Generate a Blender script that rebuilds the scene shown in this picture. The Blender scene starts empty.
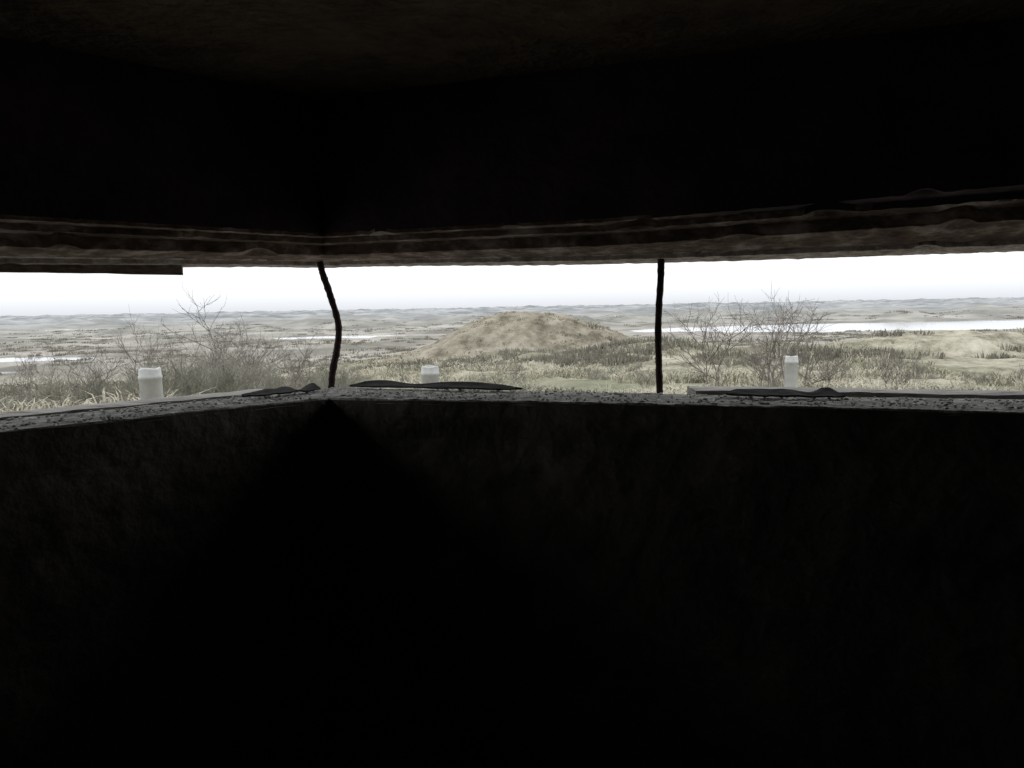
import bpy, bmesh, math, random
import numpy as np
from mathutils import Vector, Matrix, noise

random.seed(7); np.random.seed(7)
scene = bpy.context.scene
EYE = 1.55

# ------------------------------------------------------------------ materials
def mat(name, cols, scale=5.0, detail=8, rough=0.95, bump=0.3, bdist=0.01, stretch=(1,1,1), metallic=0.0, spec=0.2, pos=None):
    m = bpy.data.materials.new(name); m.use_nodes = True
    nt = m.node_tree; N = nt.nodes; L = nt.links
    b = N["Principled BSDF"]; b.inputs["Roughness"].default_value = rough
    b.inputs["Metallic"].default_value = metallic
    b.inputs["Specular IOR Level"].default_value = spec
    tc = N.new("ShaderNodeNewGeometry"); mp = N.new("ShaderNodeMapping")
    mp.inputs["Scale"].default_value = stretch
    L.new(tc.outputs["Position"], mp.inputs["Vector"])
    n = N.new("ShaderNodeTexNoise"); n.inputs["Scale"].default_value = scale
    n.inputs["Detail"].default_value = detail; n.inputs["Roughness"].default_value = 0.65
    L.new(mp.outputs[0], n.inputs["Vector"])
    r = N.new("ShaderNodeValToRGB"); cr = r.color_ramp
    k = len(cols)
    ps = pos or [0.3 + 0.4*i/max(1, k-1) for i in range(k)]
    while len(cr.elements) < k: cr.elements.new(0.5)
    for i, c in enumerate(cols):
        cr.elements[i].position = ps[i]; cr.elements[i].color = (*c, 1)
    L.new(n.outputs["Fac"], r.inputs["Fac"]); L.new(r.outputs["Color"], b.inputs["Base Color"])
    if bump:
        bp = N.new("ShaderNodeBump"); bp.inputs["Strength"].default_value = bump
        bp.inputs["Distance"].default_value = bdist
        n2 = N.new("ShaderNodeTexNoise"); n2.inputs["Scale"].default_value = scale*4
        n2.inputs["Detail"].default_value = 6
        L.new(mp.outputs[0], n2.inputs["Vector"])
        L.new(n2.outputs["Fac"], bp.inputs["Height"]); L.new(bp.outputs[0], b.inputs["Normal"])
    return m

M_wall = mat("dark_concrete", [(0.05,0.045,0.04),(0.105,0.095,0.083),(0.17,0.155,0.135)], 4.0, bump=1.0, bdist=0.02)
M_head = mat("dark_head_concrete", [(0.04,0.028,0.028),(0.075,0.055,0.055),(0.12,0.09,0.08)], 3.0, bump=0.6, bdist=0.02)  # darker concrete tone for the upper lintel face
M_ceil = mat("sooty_ceiling_concrete", [(0.09,0.07,0.05),(0.18,0.14,0.098),(0.27,0.215,0.15)], 8.0, bump=1.0, bdist=0.03)
M_lint = mat("lintel_weathered", [(0.06,0.04,0.03),(0.18,0.13,0.10),(0.55,0.46,0.40)], 14.0, bump=0.8, bdist=0.006, stretch=(0.8,0.8,1.2))
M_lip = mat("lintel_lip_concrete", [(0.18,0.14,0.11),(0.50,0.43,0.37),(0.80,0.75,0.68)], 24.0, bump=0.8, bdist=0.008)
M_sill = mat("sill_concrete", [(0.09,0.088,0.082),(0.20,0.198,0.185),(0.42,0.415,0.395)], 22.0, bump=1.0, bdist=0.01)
M_plank = mat("weathered_wood", [(0.12,0.11,0.10),(0.30,0.29,0.27),(0.42,0.41,0.39)], 12.0, bump=0.8, bdist=0.004, stretch=(0.6,3,3))
M_plankd = mat("weathered_wood_dark", [(0.08,0.06,0.045),(0.20,0.15,0.11),(0.32,0.26,0.20)], 12.0, bump=0.8, bdist=0.004, stretch=(0.6,3,6))
M_rust = mat("rusted_iron", [(0.018,0.013,0.012),(0.04,0.028,0.024),(0.08,0.05,0.04)], 40.0, rough=0.85, bump=0.8, bdist=0.003, metallic=0.2)
M_felt = mat("black_roofing_felt", [(0.010,0.010,0.012),(0.018,0.018,0.020),(0.035,0.033,0.032)], 30.0, rough=0.9, bump=0.6, bdist=0.003, spec=0.1)
M_white = mat("white_post_paint", [(0.36,0.37,0.36),(0.47,0.48,0.47),(0.53,0.54,0.54)], 14.0, rough=0.6, bump=0.2, bdist=0.003)
M_grass = mat("marram_straw", [(0.18,0.178,0.13),(0.30,0.29,0.22),(0.43,0.40,0.315),(0.52,0.49,0.405)], 0.55, bump=0, pos=[.33,.45,.55,.68])
M_twig = mat("bare_twigs", [(0.12,0.105,0.095),(0.18,0.16,0.145),(0.25,0.225,0.20)], 6.0, bump=0)
M_twig2 = mat("grey_green_twigs", [(0.15,0.148,0.12),(0.22,0.215,0.175),(0.30,0.295,0.25)], 6.0, bump=0)
M_scrub = mat("scrub", [(0.16,0.155,0.125),(0.22,0.21,0.17),(0.29,0.275,0.23)], 0.3, bump=0)

# pond water
M_water = bpy.data.materials.new("pond_water"); M_water.use_nodes = True
b = M_water.node_tree.nodes["Principled BSDF"]
b.inputs["Base Color"].default_value = (0.35,0.38,0.42,1); b.inputs["Roughness"].default_value = 0.12
b.inputs["Specular IOR Level"].default_value = 0.6

# terrain: patches of straw, moss and heath; distance haze painted into the colour as bluish pale tones further out
def terrain_mat():
    m = bpy.data.materials.new("dune_ground"); m.use_nodes = True
    nt = m.node_tree; N = nt.nodes; L = nt.links
    b = N["Principled BSDF"]; b.inputs["Roughness"].default_value = 1.0; b.inputs["Specular IOR Level"].default_value = 0.05
    g = N.new("ShaderNodeNewGeometry")
    def nz(scale, det=6, rgh=0.6):
        n = N.new("ShaderNodeTexNoise"); n.inputs["Scale"].default_value = scale
        n.inputs["Detail"].default_value = det; n.inputs["Roughness"].default_value = rgh
        L.new(g.outputs["Position"], n.inputs["Vector"]); return n.outputs["Fac"]
    def ramp(src, cols):
        r = N.new("ShaderNodeValToRGB")
        while len(r.color_ramp.elements) < len(cols): r.color_ramp.elements.new(0.5)
        for e,(p,c) in zip(r.color_ramp.elements, cols): e.position = p; e.color = (*c,1)
        L.new(src, r.inputs["Fac"]); return r.outputs["Color"]
    def mix(f, a, c):
        x = N.new("ShaderNodeMix"); x.data_type = 'RGBA'
        L.new(f, x.inputs[0]); L.new(a, x.inputs[6]); L.new(c, x.inputs[7]); return x.outputs[2]
    def mrange(src, a, c):
        x = N.new("ShaderNodeMapRange"); x.inputs[1].default_value = a; x.inputs[2].default_value = c
        L.new(src, x.inputs[0]); return x.outputs[0]
    near = ramp(nz(0.45, 12, 0.78), [(0.37,(0.13,0.12,0.09)),(0.46,(0.25,0.235,0.18)),(0.54,(0.38,0.355,0.28)),(0.66,(0.49,0.46,0.38))])
    moss = ramp(nz(0.9, 10, 0.7), [(0.36,(0.145,0.145,0.10)),(0.64,(0.27,0.27,0.195))])
    c1 = mix(mrange(nz(0.10, 6), 0.47, 0.56), near, moss)
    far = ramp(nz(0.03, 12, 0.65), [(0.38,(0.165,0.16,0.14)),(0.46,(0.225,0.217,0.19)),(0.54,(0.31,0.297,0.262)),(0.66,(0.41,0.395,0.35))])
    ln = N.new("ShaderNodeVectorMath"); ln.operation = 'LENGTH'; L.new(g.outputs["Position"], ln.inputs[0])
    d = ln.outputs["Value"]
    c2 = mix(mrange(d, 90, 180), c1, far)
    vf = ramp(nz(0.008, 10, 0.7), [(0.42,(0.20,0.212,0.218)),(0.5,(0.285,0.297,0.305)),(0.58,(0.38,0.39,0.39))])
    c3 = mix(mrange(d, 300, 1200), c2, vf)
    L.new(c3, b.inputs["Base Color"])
    bp = N.new("ShaderNodeBump"); bp.inputs["Distance"].default_value = 0.2
    fade = mrange(d, 160, 50); L.new(fade, bp.inputs["Strength"])
    L.new(nz(2.0, 8), bp.inputs["Height"]); L.new(bp.outputs[0], b.inputs["Normal"])
    return m
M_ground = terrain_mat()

# ------------------------------------------------------------------ mesh helpers
def add_mesh(name, verts, faces, m, smooth=False, parent=None):
    me = bpy.data.meshes.new(name)
    me.from_pydata([tuple(v) for v in verts], [], faces)
    me.update(); me.materials.append(m)
    if smooth:
        me.polygons.foreach_set("use_smooth", [True]*len(me.polygons))
    o = bpy.data.objects.new(name, me); scene.collection.objects.link(o)
    if parent: o.parent = parent
    return o

# bunker plan: two front walls that meet at corner C
C = Vector((-0.575, 2.5)); DL = Vector((-0.7071,-0.7071)); DR = Vector((0.948,-0.3183))
NL = Vector((-0.7071,0.7071)); NR = Vector((0.3183,0.948))
LL, LR = 2.75, 3.95
MIT = (NL+NR)/ (1+NL.dot(NR))
def plan(s, off):
    """s<0 along left wall, s>0 along right wall (metres from corner)"""
    corner = C + MIT*off
    if s < 0:
        e = C + DL*LL + NL*off; t = -s/LL
    else:
        e = C + DR*LR + NR*off; t = s/LR
    return corner.lerp(e, t)

def svals(a, b, step):
    n = max(2, int((b-a)/step)); v = list(np.linspace(a, b, n+1))
    if a < 0 < b: v = sorted([x for x in v if abs(x) > step*0.4] + [0.0])
    return v

def sweep(name, profile, a, b, m, step=0.02, pstep=0.02, jit=0.0, js=12.0, dz=None, closed=False, parent=None, low=0.6):
    prof = []
    P = profile + ([profile[0]] if closed else [])
    for i in range(len(P)-1):
        (o0,z0),(o1,z1) = P[i],P[i+1]
        n = max(1, int(math.hypot(o1-o0, z1-z0)/pstep))
        for k in range(n): prof.append((o0+(o1-o0)*k/n, z0+(z1-z0)*k/n))
    if not closed: prof.append(P[-1])
    S = svals(a, b, step); verts=[]; K=len(prof)
    for s in S:
        for (o,z) in prof:
            zz = z + (dz(s,o,z) if dz else 0)
            p = plan(s, o); v = Vector((p.x,p.y,EYE+zz))
            if jit:
                nv = noise.turbulence_vector(v*js, 3, False)
                n2 = noise.noise_vector(v*2.1)
                off = (nv*0.6+n2*low)*jit
                q = plan(s, o+off.x); v = Vector((q.x,q.y,v.z+off.z))
            verts.append(v)
    faces=[]; kk = K if closed else K-1
    for i in range(len(S)-1):
        for j in range(kk):
            j2=(j+1)%K
            faces.append((i*K+j, i*K+j2, (i+1)*K+j2, (i+1)*K+j))
    if closed:
        faces.append(tuple(range(K))); faces.append(tuple((len(S)-1)*K+j for j in range(K))[::-1])
    return add_mesh(name, verts, faces, m, parent=parent)

SILL = -0.272
# lower wall below the slit
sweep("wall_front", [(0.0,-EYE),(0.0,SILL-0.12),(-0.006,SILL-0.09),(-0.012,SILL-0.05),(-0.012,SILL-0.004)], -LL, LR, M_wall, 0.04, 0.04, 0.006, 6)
# sill slab + outer apron
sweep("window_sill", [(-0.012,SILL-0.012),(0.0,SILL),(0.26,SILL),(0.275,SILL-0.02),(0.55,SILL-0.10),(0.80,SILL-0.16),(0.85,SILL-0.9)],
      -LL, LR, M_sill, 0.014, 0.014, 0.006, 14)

# stepped lintel above the slit
def lint_dz(s,o,z):
    if z > 0.4: return 0
    g = 0.026*math.exp(-(s/0.75)**2)*min(1,o/0.36)
    r = 0.045*max(0,min(1,(s-0.9)/1.2))*(1-min(1,o/0.3))
    crumble = 0.0025*noise.noise(Vector((s*35,o*60,5)))
    # a few broken-out chips along the arrises
    chip = 0.05*max(0,noise.noise(Vector((s*7.5,2.2,o*11)))-0.38)
    return g+r+crumble+chip
lo=sweep("lintel", [(0.0,0.66),(0.0,0.225),(0.055,0.222),(0.057,0.205),(0.12,0.200),(0.122,0.168),(0.27,0.147),(0.272,0.134),(0.37,0.125),(0.38,0.66)],
      -LL, LR, M_lint, 0.010, 0.010, 0.0015, 40, dz=lint_dz, low=0.3)
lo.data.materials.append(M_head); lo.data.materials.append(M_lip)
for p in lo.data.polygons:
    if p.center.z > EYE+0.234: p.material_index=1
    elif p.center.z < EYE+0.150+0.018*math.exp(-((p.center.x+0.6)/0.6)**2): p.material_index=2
# decayed board hanging under the outer lintel edge
sweep("lintel_board", [(0.30,0.117),(0.34,0.117),(0.34,0.16),(0.30,0.16)], -LL, -0.47, M_plankd, 0.03, 0.02, 0.003, 10, closed=True)

# rest of the room
xl = C+DL*LL; xr = C+DR*LR
BACK=-1.6; CE=EYE+0.64
def wallquad(name, p, q, m, z0=0.0, z1=CE, t=0.25, n=None):
    p=Vector(p); q=Vector(q); d=(q-p).normalized(); nn=Vector(n)*t
    v=[]
    for z in (z0,z1):
        for a in (p,q,q+nn,p+nn): v.append((a.x,a.y,z))
    add_mesh(name, v, [(0,1,2,3),(4,5,6,7),(0,1,5,4),(1,2,6,5),(2,3,7,6),(3,0,4,7)], m)
wallquad("wall_left", xl, (xl.x,BACK), M_wall, n=(-1,0))
wallquad("wall_right", xr, (xr.x,BACK), M_wall, n=(1,0))
wallquad("wall_back", (xl.x-0.25,BACK), (xr.x+0.25,BACK), M_wall, n=(0,-1))
def slab(name, z0, z1, off, m):
    pts=[plan(-LL,off),plan(0,off),plan(LR,off),Vector((xr.x+0.25,xr.y)),Vector((xr.x+0.25,BACK-0.25)),Vector((xl.x-0.25,BACK-0.25)),Vector((xl.x-0.25,xl.y))]
    n=len(pts); v=[(p.x,p.y,z0) for p in pts]+[(p.x,p.y,z1) for p in pts]
    f=[tuple(range(n))[::-1], tuple(range(n,2*n))]+[(i,(i+1)%n,n+(i+1)%n,n+i) for i in range(n)]
    return add_mesh(name, v, f, m)
slab("ceiling", CE, CE+0.4, 0.36, M_ceil)
slab("floor", -0.2, 0.0, 0.0, M_wall)

# planks beyond the sill
sweep("sill_plank", [(0.275,SILL-0.035),(0.36,SILL-0.035),(0.36,SILL+0.014),(0.275,SILL+0.010)], 1.22, LR, M_plank, 0.04, 0.03, 0.006, 9, closed=True)
sweep("sill_plank", [(0.255,SILL-0.02),(0.34,SILL-0.02),(0.34,SILL+0.010),(0.255,SILL+0.006)], -LL, -0.24, M_plank, 0.04, 0.03, 0.006, 9, closed=True)

# ------------------------------------------------------------------ tubes
def tube_geo(pts, rads, sides, verts, faces, jit=0):
    base=len(verts); n=len(pts)
    for i,p in enumerate(pts):
        d = (pts[min(i+1,n-1)]-pts[max(i-1,0)]).normalized()
        a = d.cross(Vector((0.31,0.9,0.2))).normalized(); c = d.cross(a)
        for k in range(sides):
            t=2*math.pi*k/sides
            r=rads[i]*(1+ (random.uniform(-jit,jit) if jit else 0))
            verts.append(p+(a*math.cos(t)+c*math.sin(t))*r)
    for i in range(n-1):
        for k in range(sides):
            k2=(k+1)%sides
            faces.append((base+i*sides+k, base+i*sides+k2, base+(i+1)*sides+k2, base+(i+1)*sides+k))
    faces.append(tuple(base+k for k in range(sides))[::-1])
    faces.append(tuple(base+(n-1)*sides+k for k in range(sides)))
def bar(name, ctrl, r):
    pts=[]
    for i in range(len(ctrl)-1):
        p0=ctrl[max(i-1,0)];p1=ctrl[i];p2=ctrl[i+1];p3=ctrl[min(i+2,len(ctrl)-1)]
        for k in range(10):
            t=k/10
            pts.append(0.5*((2*p1)+(p2-p0)*t+(2*p0-5*p1+4*p2-p3)*t*t+(3*p1-p0-3*p2+p3)*t**3))
    pts.append(ctrl[-1]); V=[];F=[]
    tube_geo(pts,[r*(0.92+0.16*random.random()) for _ in pts],12,V,F,0.08)
    return add_mesh(name,V,F,M_rust,True)
yb=2.77
def X(u,y): return (u-512)/800*y
bar("iron_bar", [Vector((X(324,yb),yb,EYE+0.165)),Vector((X(326.5,yb),yb,EYE+0.125)),Vector((X(333,yb),yb,EYE+0.05)),
                 Vector((X(340,yb),yb,EYE-0.05)),Vector((X(338,yb),yb,EYE-0.13)),Vector((X(332,yb),yb,EYE-0.22)),Vector((X(330.5,yb),yb,EYE-0.275))], 0.0115)
y2=2.46
bar("iron_bar", [Vector((X(662,y2),y2,EYE+0.16)),Vector((X(661.5,y2),y2,EYE+0.08)),Vector((X(659,y2),y2,EYE-0.06)),Vector((X(659.5,y2),y2,EYE-0.18)),Vector((X(660.5,y2),y2,EYE-0.275))], 0.0105)

# torn roofing felt strips on the sill: sagging, one long edge curled up
def strip(s0,s1,off,w,amp,seed):
    V=[];F=[];n=60;m=6
    for i in range(n+1):
        t=i/n; s=s0+(s1-s0)*t
        rag=0.5+0.9*noise.noise(Vector((t*5,seed,2)))
        taper=max(0.15,min(1,6*t+0.15,6*(1-t)+0.15))*(0.55+0.6*rag)
        for layer in (0,1):
            for j in range(m+1):
                q=j/m
                o=off+w*(q-0.5)*taper+0.012*noise.noise(Vector((t*6,seed,0)))
                z=SILL+0.005+amp*max(0.0,min(1.2,rag+0.15))*q**1.3*min(1,taper*1.5)+0.005*(1+noise.noise(Vector((t*8,j*0.4,seed))))*0.5
                p=plan(s,o); V.append((p.x,p.y,EYE+z+(0.005 if layer else 0)))
    K=2*(m+1)
    for i in range(n):
        for j in range(m):
            a=i*K+j; F.append((a,a+K,a+K+1,a+1)); a+=m+1; F.append((a,a+1,a+K+1,a+K))
        for j in (0,m):
            a=i*K+j; F.append((a,a+m+1,a+K+m+1,a+K))
    F.append(tuple([j for j in range(m+1)]+[m+1+j for j in range(m,-1,-1)]))
    F.append(tuple([n*K+j for j in range(m+1)]+[n*K+m+1+j for j in range(m,-1,-1)]))
    add_mesh("roofing_felt_strip",V,F,M_felt)
strip(-0.30,-0.03,0.17,0.07,0.014,1.0)
strip(0.08,0.68,0.235,0.05,0.016,2.4)
strip(1.27,1.58,0.18,0.07,0.016,4.0)

# rubble crumbs on the sill
V=[];F=[]
ico=bmesh.new(); bmesh.ops.create_icosphere(ico, subdivisions=1, radius=1); ico.verts.ensure_lookup_table()
IV=[v.co.copy() for v in ico.verts]; IF=[tuple(v.index for v in f.verts) for f in ico.faces]; ico.free()
for _ in range(1400):
    s=random.uniform(-1.5,2.6); o=random.uniform(0.01,0.25); r=random.uniform(0.0015,0.005)*(1.5 if random.random()<0.1 else 1)
    p=plan(s,o); base=len(V)
    for v in IV: V.append((p.x+v.x*r*random.uniform(.8,1.6), p.y+v.y*r*random.uniform(.8,1.6), EYE+SILL+0.002+v.z*r*0.7))
    F+= [tuple(base+i for i in f) for f in IF]
add_mesh("concrete_rubble",V,F,mat("pale_rubble",[(0.15,0.15,0.14),(0.35,0.35,0.33),(0.6,0.6,0.58)],60,bump=0))

# ------------------------------------------------------------------ terrain
ponds=[(200,318,155,54),(-66,308,26,17),(-138,192,42,11),(-108,148,17,5),(-260,560,80,22)]
DT=np.log(np.array([2,4,8,15,30,50,90,150,250,600,6000.]))
DP=np.array([.42,.50,.92,1.55,2.65,3.6,5.9,10.2,10.5,10.5,10.5])
MX=np.array([-16,-11,-6.5,-2.4,1.2,5,9.5,14,18,22.]); MH=np.array([0,.9,2.9,4.9,5.4,5.1,3.9,2.1,.7,0])
def mound_h(x,y):
    h=(float(np.interp(x,MX,MH))+float(np.interp(x-1,MX,MH))+float(np.interp(x+1,MX,MH)))/3
    return h*math.exp(-((y-92)/10)**4)
def sm(t): t=max(0,min(1,t)); return t*t*(3-2*t)
def H(x,y):
    d=max(2.0,math.hypot(x,y)); 
    drop=float(np.interp(math.log(d),DT,DP))
    th=x/d
    f=1+0.35*sm((-th-0.12)/0.3)*sm((d-5)/8)
    drop=min(10.5,drop*f)
    z=EYE-drop
    mm=sm(1.6-((x-3)/20)**2-((y-90)/16)**2)
    n1=noise.fractal(Vector((x/1.6,y/1.6,0)),0.9,2.1,4)*0.10*sm((d-3.5)/4)*(1-0.7*sm((d-60)/80))
    nb=(0.5-abs(noise.noise(Vector((x/5.5+3,y/4.5,6))))*2)*0.42*sm((d-5)/14)*(1-0.7*sm((d-60)/60))
    n2=noise.fractal(Vector((x/20+7,y/15,3)),1.1,2.1,4)*1.7*sm((d-10)/50)*(1-0.85*mm)*(1-0.35*sm((d-110)/80))
    n3=noise.fractal(Vector((x/130,y/150+4,9)),1.1,2.0,4)*sm((d-380)/900)*(6+9*sm((d-1500)/2500))
    n4=max(0,noise.fractal(Vector((x/60+2,y/60,11)),1.1,2.1,4))*6.0*sm((d-370)/120)
    # low dune rising on the right flank
    dune=1.5*math.exp(-((x-31)/10)**2-((y-55)/7)**2)
    z+=n1+nb+n2+n3+n4+dune
    if d<9: z=min(z,EYE-0.40-0.03*d)
    for (cx,cy,a,b) in ponds:
        ex=(x-cx)/a; ey=(y-cy)/b
        if abs(ex)<1.6 and abs(ey)<1.6:
            e=math.hypot(ex,ey)+0.12*noise.noise(Vector((x/14,y/14,cx)))
            if e<1.45:
                cap=-8.8+5*sm((e-1.0)/0.45)
                zz=min(cap,max(z,-8.85)) if e<1.35 else z
                z=-9.5+(zz+9.5)*sm((e-0.9)/0.14)
    return z
def r0(th):
    dx,dy=math.sin(th),math.cos(th); best=99
    for a,b in ((plan(-LL,0.78),plan(0,0.78)),(plan(0,0.78),plan(LR,0.78))):
        e=b-a; den=dx*e.y-dy*e.x
        if abs(den)<1e-6: continue
        t=(a.x*e.y-a.y*e.x)/den; k=(a.x*dy-a.y*dx)/den
        if t>0 and -0.02<=k<=1.02: best=min(best,t)
    return best if best<99 else 3.4
NA,NRD=600,450; TH=np.linspace(math.radians(-68),math.radians(66),NA)
V=[];F=[]
for th in TH:
    a=r0(th)
    for j in range(NRD):
        r=a*(6000/a)**(j/(NRD-1)); x,y=r*math.sin(th),r*math.cos(th)
        V.append((x,y,H(x,y)))
for i in range(NA-1):
    for j in range(NRD-1):
        F.append((i*NRD+j,i*NRD+j+1,(i+1)*NRD+j+1,(i+1)*NRD+j))
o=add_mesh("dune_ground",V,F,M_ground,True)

V=[];F=[];nx,ny=190,130
for i in range(nx):
    for j in range(ny):
        x=-18+43*i/(nx-1); y=66+52*j/(ny-1); h=mound_h(x,y)
        lump=0.36*noise.fractal(Vector((x/2.6,y/2.6,5)),0.8,2.1,5)*min(1,h/1.2)
        V.append((x,y,H(x,y)+h+lump-0.12))
for i in range(nx-1):
    for j in range(ny-1): F.append((i*ny+j,i*ny+j+1,(i+1)*ny+j+1,(i+1)*ny+j))
M_mound=mat("mound_dry_grass",[(0.13,0.118,0.09),(0.235,0.213,0.165),(0.34,0.312,0.255)],0.5,12,bump=1.0,bdist=0.3,rough=1,spec=0.05,pos=[.36,.48,.62])
add_mesh("grassy_mound",V,F,M_mound,True)

for (cx,cy,a,b) in ponds:
    V=[(cx+a*1.15*math.cos(t),cy+b*1.15*math.sin(t),-9.0) for t in np.linspace(0,2*math.pi,64,endpoint=False)]
    add_mesh("pond",V,[tuple(range(64))],M_water)

# ------------------------------------------------------------------ marram grass
def surf(x,y):
    z=H(x,y)
    if -18<x<25 and 66<y<118:
        h=mound_h(x,y)
        if h>0.12: z+=h-0.12
    return z
V=[];F=[]
def tuft(x,y,hh,w,nb):
    z=surf(x,y)
    for _ in range(nb):
        a=random.uniform(0,6.283); lean=random.uniform(0.2,1.3); r=random.uniform(0,w)
        bx,by=x+r*math.cos(a),y+r*math.sin(a); h=hh*random.uniform(.5,1.15)
        wd=(0.0025+math.hypot(x,y)*0.00045)*random.uniform(.7,1.3)
        ca,sa=math.cos(a+1.57+random.uniform(-.6,.6))*wd,math.sin(a+1.57)*wd
        dx,dy=math.cos(a)*lean*h,math.sin(a)*lean*h
        base=len(V)
        V.extend([(bx-ca,by-sa,z-0.03),(bx+ca,by+sa,z-0.03),(bx+dx*.45-ca*.8,by+dy*.45-sa*.8,z+h*.6),(bx+dx*.45+ca*.8,by+dy*.45+sa*.8,z+h*.6),(bx+dx,by+dy,z+h*.72)])
        F.append((base,base+1,base+3,base+2)); F.append((base+2,base+3,base+4))
POSTS=[(-1.643,3.64),(-0.451,4.4),(1.995,5.7)]
cnt=0
while cnt<10000:
    th=random.uniform(-0.72,0.72); r=4.0*(110/4.0)**random.random(); x,y=r*math.sin(th),r*math.cos(th)
    if r<r0(th)+0.3: continue
    if any(math.hypot(x-a,y-b_)<0.25 for a,b_ in POSTS): continue
    k=noise.noise(Vector((x/(1.5+r*.08),y/(1.5+r*.08),1)))+0.5*noise.noise(Vector((x*1.3,y*1.3,4)))
    if k<0.05: continue
    if th<-0.15 and r<14 and random.random()<0.75: continue
    tuft(x,y,(0.09+0.08*min(1,r/12)+0.20*min(1,r/60))*(0.6+min(1,k*2)),0.05+r*0.006,10); cnt+=1
add_mesh("marram_grass",V,F,M_grass)

# ------------------------------------------------------------------ low twiggy scrub farther off
V=[];F=[];cnt=0
while cnt<7000:
    th=random.uniform(-0.8,0.8); r=14*(650/14)**random.random(); x,y=r*math.sin(th),r*math.cos(th)
    on_dune=((x-31)/9)**2+((y-55)/7)**2<1.2
    on_flank=4<x<18 and 76<y<96
    if noise.noise(Vector((x/40,y/40,2)))+0.7*noise.noise(Vector((x/11,y/11,8)))+0.4*noise.noise(Vector((x/3,y/3,5)))<(-0.15 if (on_dune or on_flank) else 0.12): continue
    if any(math.hypot((x-a)/c,(y-b_)/d)<1.25 for a,b_,c,d in ponds): continue
    if mound_h(x,y)>0.5 and not on_flank: continue
    z=surf(x,y); q=min(1,r/45); w=random.uniform(.4,.9)*(0.45*q+.12+r/130); h=random.uniform(.25,.6)*(0.6*q+.15+min(r,200)/350)
    if on_flank: w*=0.7; h*=0.6
    for c in range(26):
        a=random.uniform(0,6.283); rr=w*math.sqrt(random.random()); hh=h*(1-0.6*(rr/w)**2)*random.uniform(.55,1.15)
        bx,by=x+rr*math.cos(a),y+rr*math.sin(a); wd=w*random.uniform(.05,.13); ph=random.uniform(0,3.14)
        ca,sa=math.cos(ph)*wd,math.sin(ph)*wd; base=len(V)
        V.extend([(bx-ca,by-sa,z-.1),(bx+ca,by+sa,z-.1),(bx+ca*.7+math.cos(a)*hh*.3,by+sa*.7+math.sin(a)*hh*.3,z+hh*.7),(bx+math.cos(a)*hh*.4,by+math.sin(a)*hh*.4,z+hh)])
        F.append((base,base+1,base+2,base+3))
    cnt+=1
add_mesh("scrub_bushes",V,F,M_scrub)

# ------------------------------------------------------------------ bare shrubs
def grow(V,F,p,d,length,r,depth):
    n=4; pts=[p.copy()]; cur=p.copy(); dd=d.copy()
    for i in range(n):
        dd=(dd+Vector((random.gauss(0,.16),random.gauss(0,.16),random.gauss(0.04,.1)))).normalized()
        cur=cur+dd*length/n; pts.append(cur.copy())
    tube_geo(pts,[r*(1-0.5*i/n) for i in range(n+1)],3,V,F)
    if depth==0: return
    for i in range(1,n+1):
        for _ in range(2 if i>1 else 1):
            if random.random()<0.72:
                sd=(dd+Vector((random.gauss(0,.65),random.gauss(0,.65),random.gauss(0.1,.35)))).normalized()
                grow(V,F,pts[i],sd,length*random.uniform(.42,.68),r*0.6,depth-1)
def shrub_mesh(name,stems,h,spread,depth,r,m):
    V=[];F=[]
    for _ in range(stems):
        a=random.uniform(0,6.283); l=random.uniform(0.1,spread)
        grow(V,F,Vector((math.cos(a)*.05,math.sin(a)*.05,-.05)),Vector((math.cos(a)*l,math.sin(a)*l,1)).normalized(),h*random.uniform(.5,.75),r,depth)
    me=bpy.data.meshes.new(name); me.from_pydata([tuple(v) for v in V],[],F); me.materials.append(m); return me
dense=[shrub_mesh("dense_shrub",9,0.55,1.2,3,0.006,M_twig2) for _ in range(4)]
open_=[shrub_mesh("open_shrub",3,0.75,0.6,3,0.0065,M_twig) for _ in range(5)]
thicket=bpy.data.objects.new("shrub_thicket",None); scene.collection.objects.link(thicket)
def place(me,name,u,d,scale,parent=None):
    x=(u-512)/800*d; o=bpy.data.objects.new(name,me); scene.collection.objects.link(o)
    o.location=(x,d,surf(x,d)); o.rotation_euler=(0,0,random.uniform(0,6.28)); o.scale=(scale,)*3
    if parent: o.parent=parent
# thicket that covers the slope left of the bunker
for i in range(210):
    d=random.uniform(5.0,22); u=random.uniform(-140,345)
    env=0.66+0.5*math.exp(-((u-235)/80)**2)+0.25*math.exp(-((u-90)/60)**2)
    place(random.choice(dense),"thicket_shrub",u,d,env*random.uniform(.7,1.15)*(0.65+d/26),thicket)
for i in range(90):
    d=random.uniform(7,28); u=random.uniform(330,1150)
    place(random.choice(dense),"thicket_shrub",u,d,random.uniform(.25,.5)*(0.6+d/22),thicket)
for i,(u,d,s) in enumerate([(248,7.5,1.25),(262,9,1.2),(135,7.5,1.05),(225,9,1.1),(200,8,1.0),(60,8,.9),(100,7,.9),(30,7,.8),(300,8,.8),(160,8.5,1.0),(280,7,.8),
              (720,7.6,1.2),(765,7.2,1.0),(800,8.2,1.3),(835,9,1.0),(780,8.6,1.0),(885,8.5,.75),(912,8,.7),(1040,9,.6),(1090,7,.8)]):
    place(open_[i%5],"bare_shrub",u,d,s)

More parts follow.
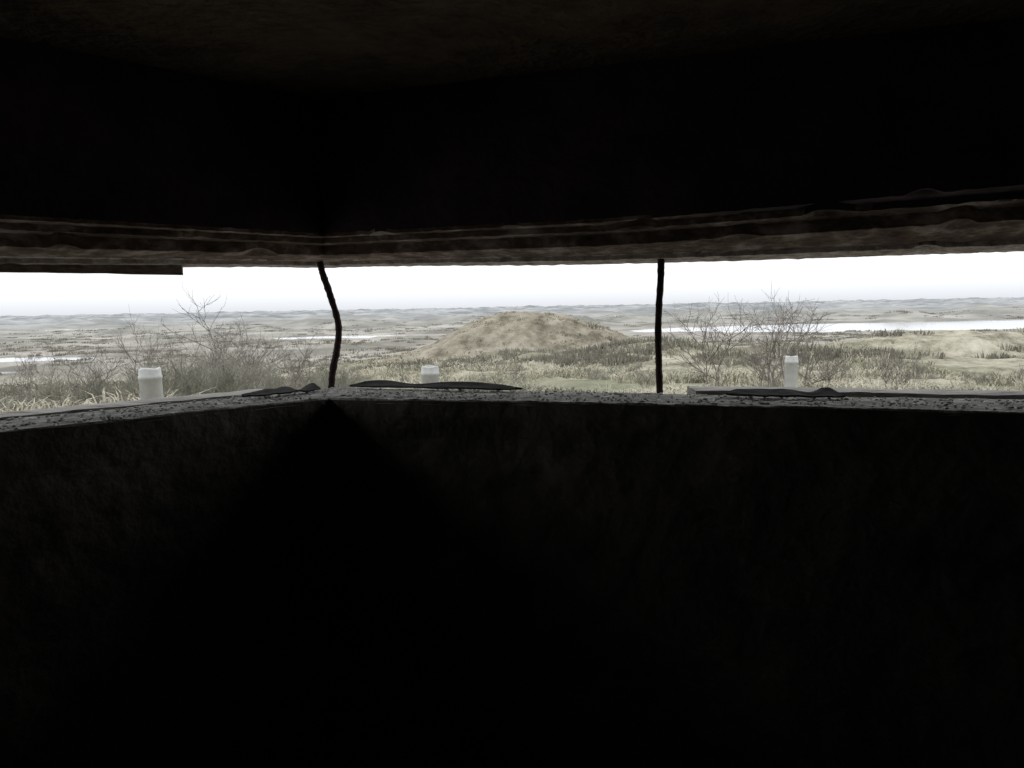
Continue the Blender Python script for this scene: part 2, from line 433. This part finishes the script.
# ------------------------------------------------------------------ white posts
def post(u,d,topdrop,r,tilt):
    x=(u-512)/800*d; zt=EYE-topdrop; zb=H(x,d)-0.15; h=zt-zb
    prof=[(r*1.02,0),(r,h*.3),(r*.98,h-.05),(r*1.03,h-.048),(r*1.03,h-.035),(r*.98,h-.033),(r*.95,h-.006),(r*.9,h),(r*.72,h),(r*.70,h-.08),(0.001,h-.08)]
    V=[];F=[];n=24
    for (rr,z) in prof:
        for k in range(n):
            t=2*math.pi*k/n; V.append((rr*math.cos(t),rr*math.sin(t),z+(0.003*math.sin(t*3+u) if z>h-.01 else 0)))
    for i in range(len(prof)-1):
        for k in range(n): F.append((i*n+k,i*n+(k+1)%n,(i+1)*n+(k+1)%n,(i+1)*n+k))
    o=add_mesh("white_post",V,F,M_white,True); o.location=(x,d,zb); o.rotation_euler=(0,tilt,0)
post(151,3.64,0.25,0.050,-0.02); post(430,4.4,0.319,0.050,0.0); post(792,5.7,0.39,0.046,0.01)

# ------------------------------------------------------------------ overcast sky
w=bpy.data.worlds.new("overcast_sky"); scene.world=w; w.use_nodes=True
nt=w.node_tree; N=nt.nodes; L=nt.links; bg=N["Background"]
tc=N.new("ShaderNodeTexCoord"); sp=N.new("ShaderNodeSeparateXYZ"); L.new(tc.outputs["Generated"],sp.inputs[0])
r=N.new("ShaderNodeValToRGB"); el=r.color_ramp
el.elements[0].position=0.0; el.elements[0].color=(0.39,0.405,0.43,1)
el.elements[1].position=0.03; el.elements[1].color=(0.56,0.57,0.58,1)
e=el.elements.new(0.6); e.color=(0.85,0.86,0.88,1)
L.new(sp.outputs["Z"],r.inputs[0]); L.new(r.outputs[0],bg.inputs["Color"]); bg.inputs["Strength"].default_value=2.05

# ------------------------------------------------------------------ camera
cd=bpy.data.cameras.new("camera"); cam=bpy.data.objects.new("camera",cd); scene.collection.objects.link(cam)
cd.sensor_width=36; cd.lens=36*800/1024; cd.clip_start=0.02; cd.clip_end=20000
cam.matrix_world=Matrix.Translation((0,0,EYE)) @ Matrix.Rotation(math.radians(90-5.53),4,'X') @ Matrix.Rotation(math.radians(-1.06),4,'Z')
scene.camera=cam
scene.view_settings.view_transform='Standard'; scene.view_settings.look='None'
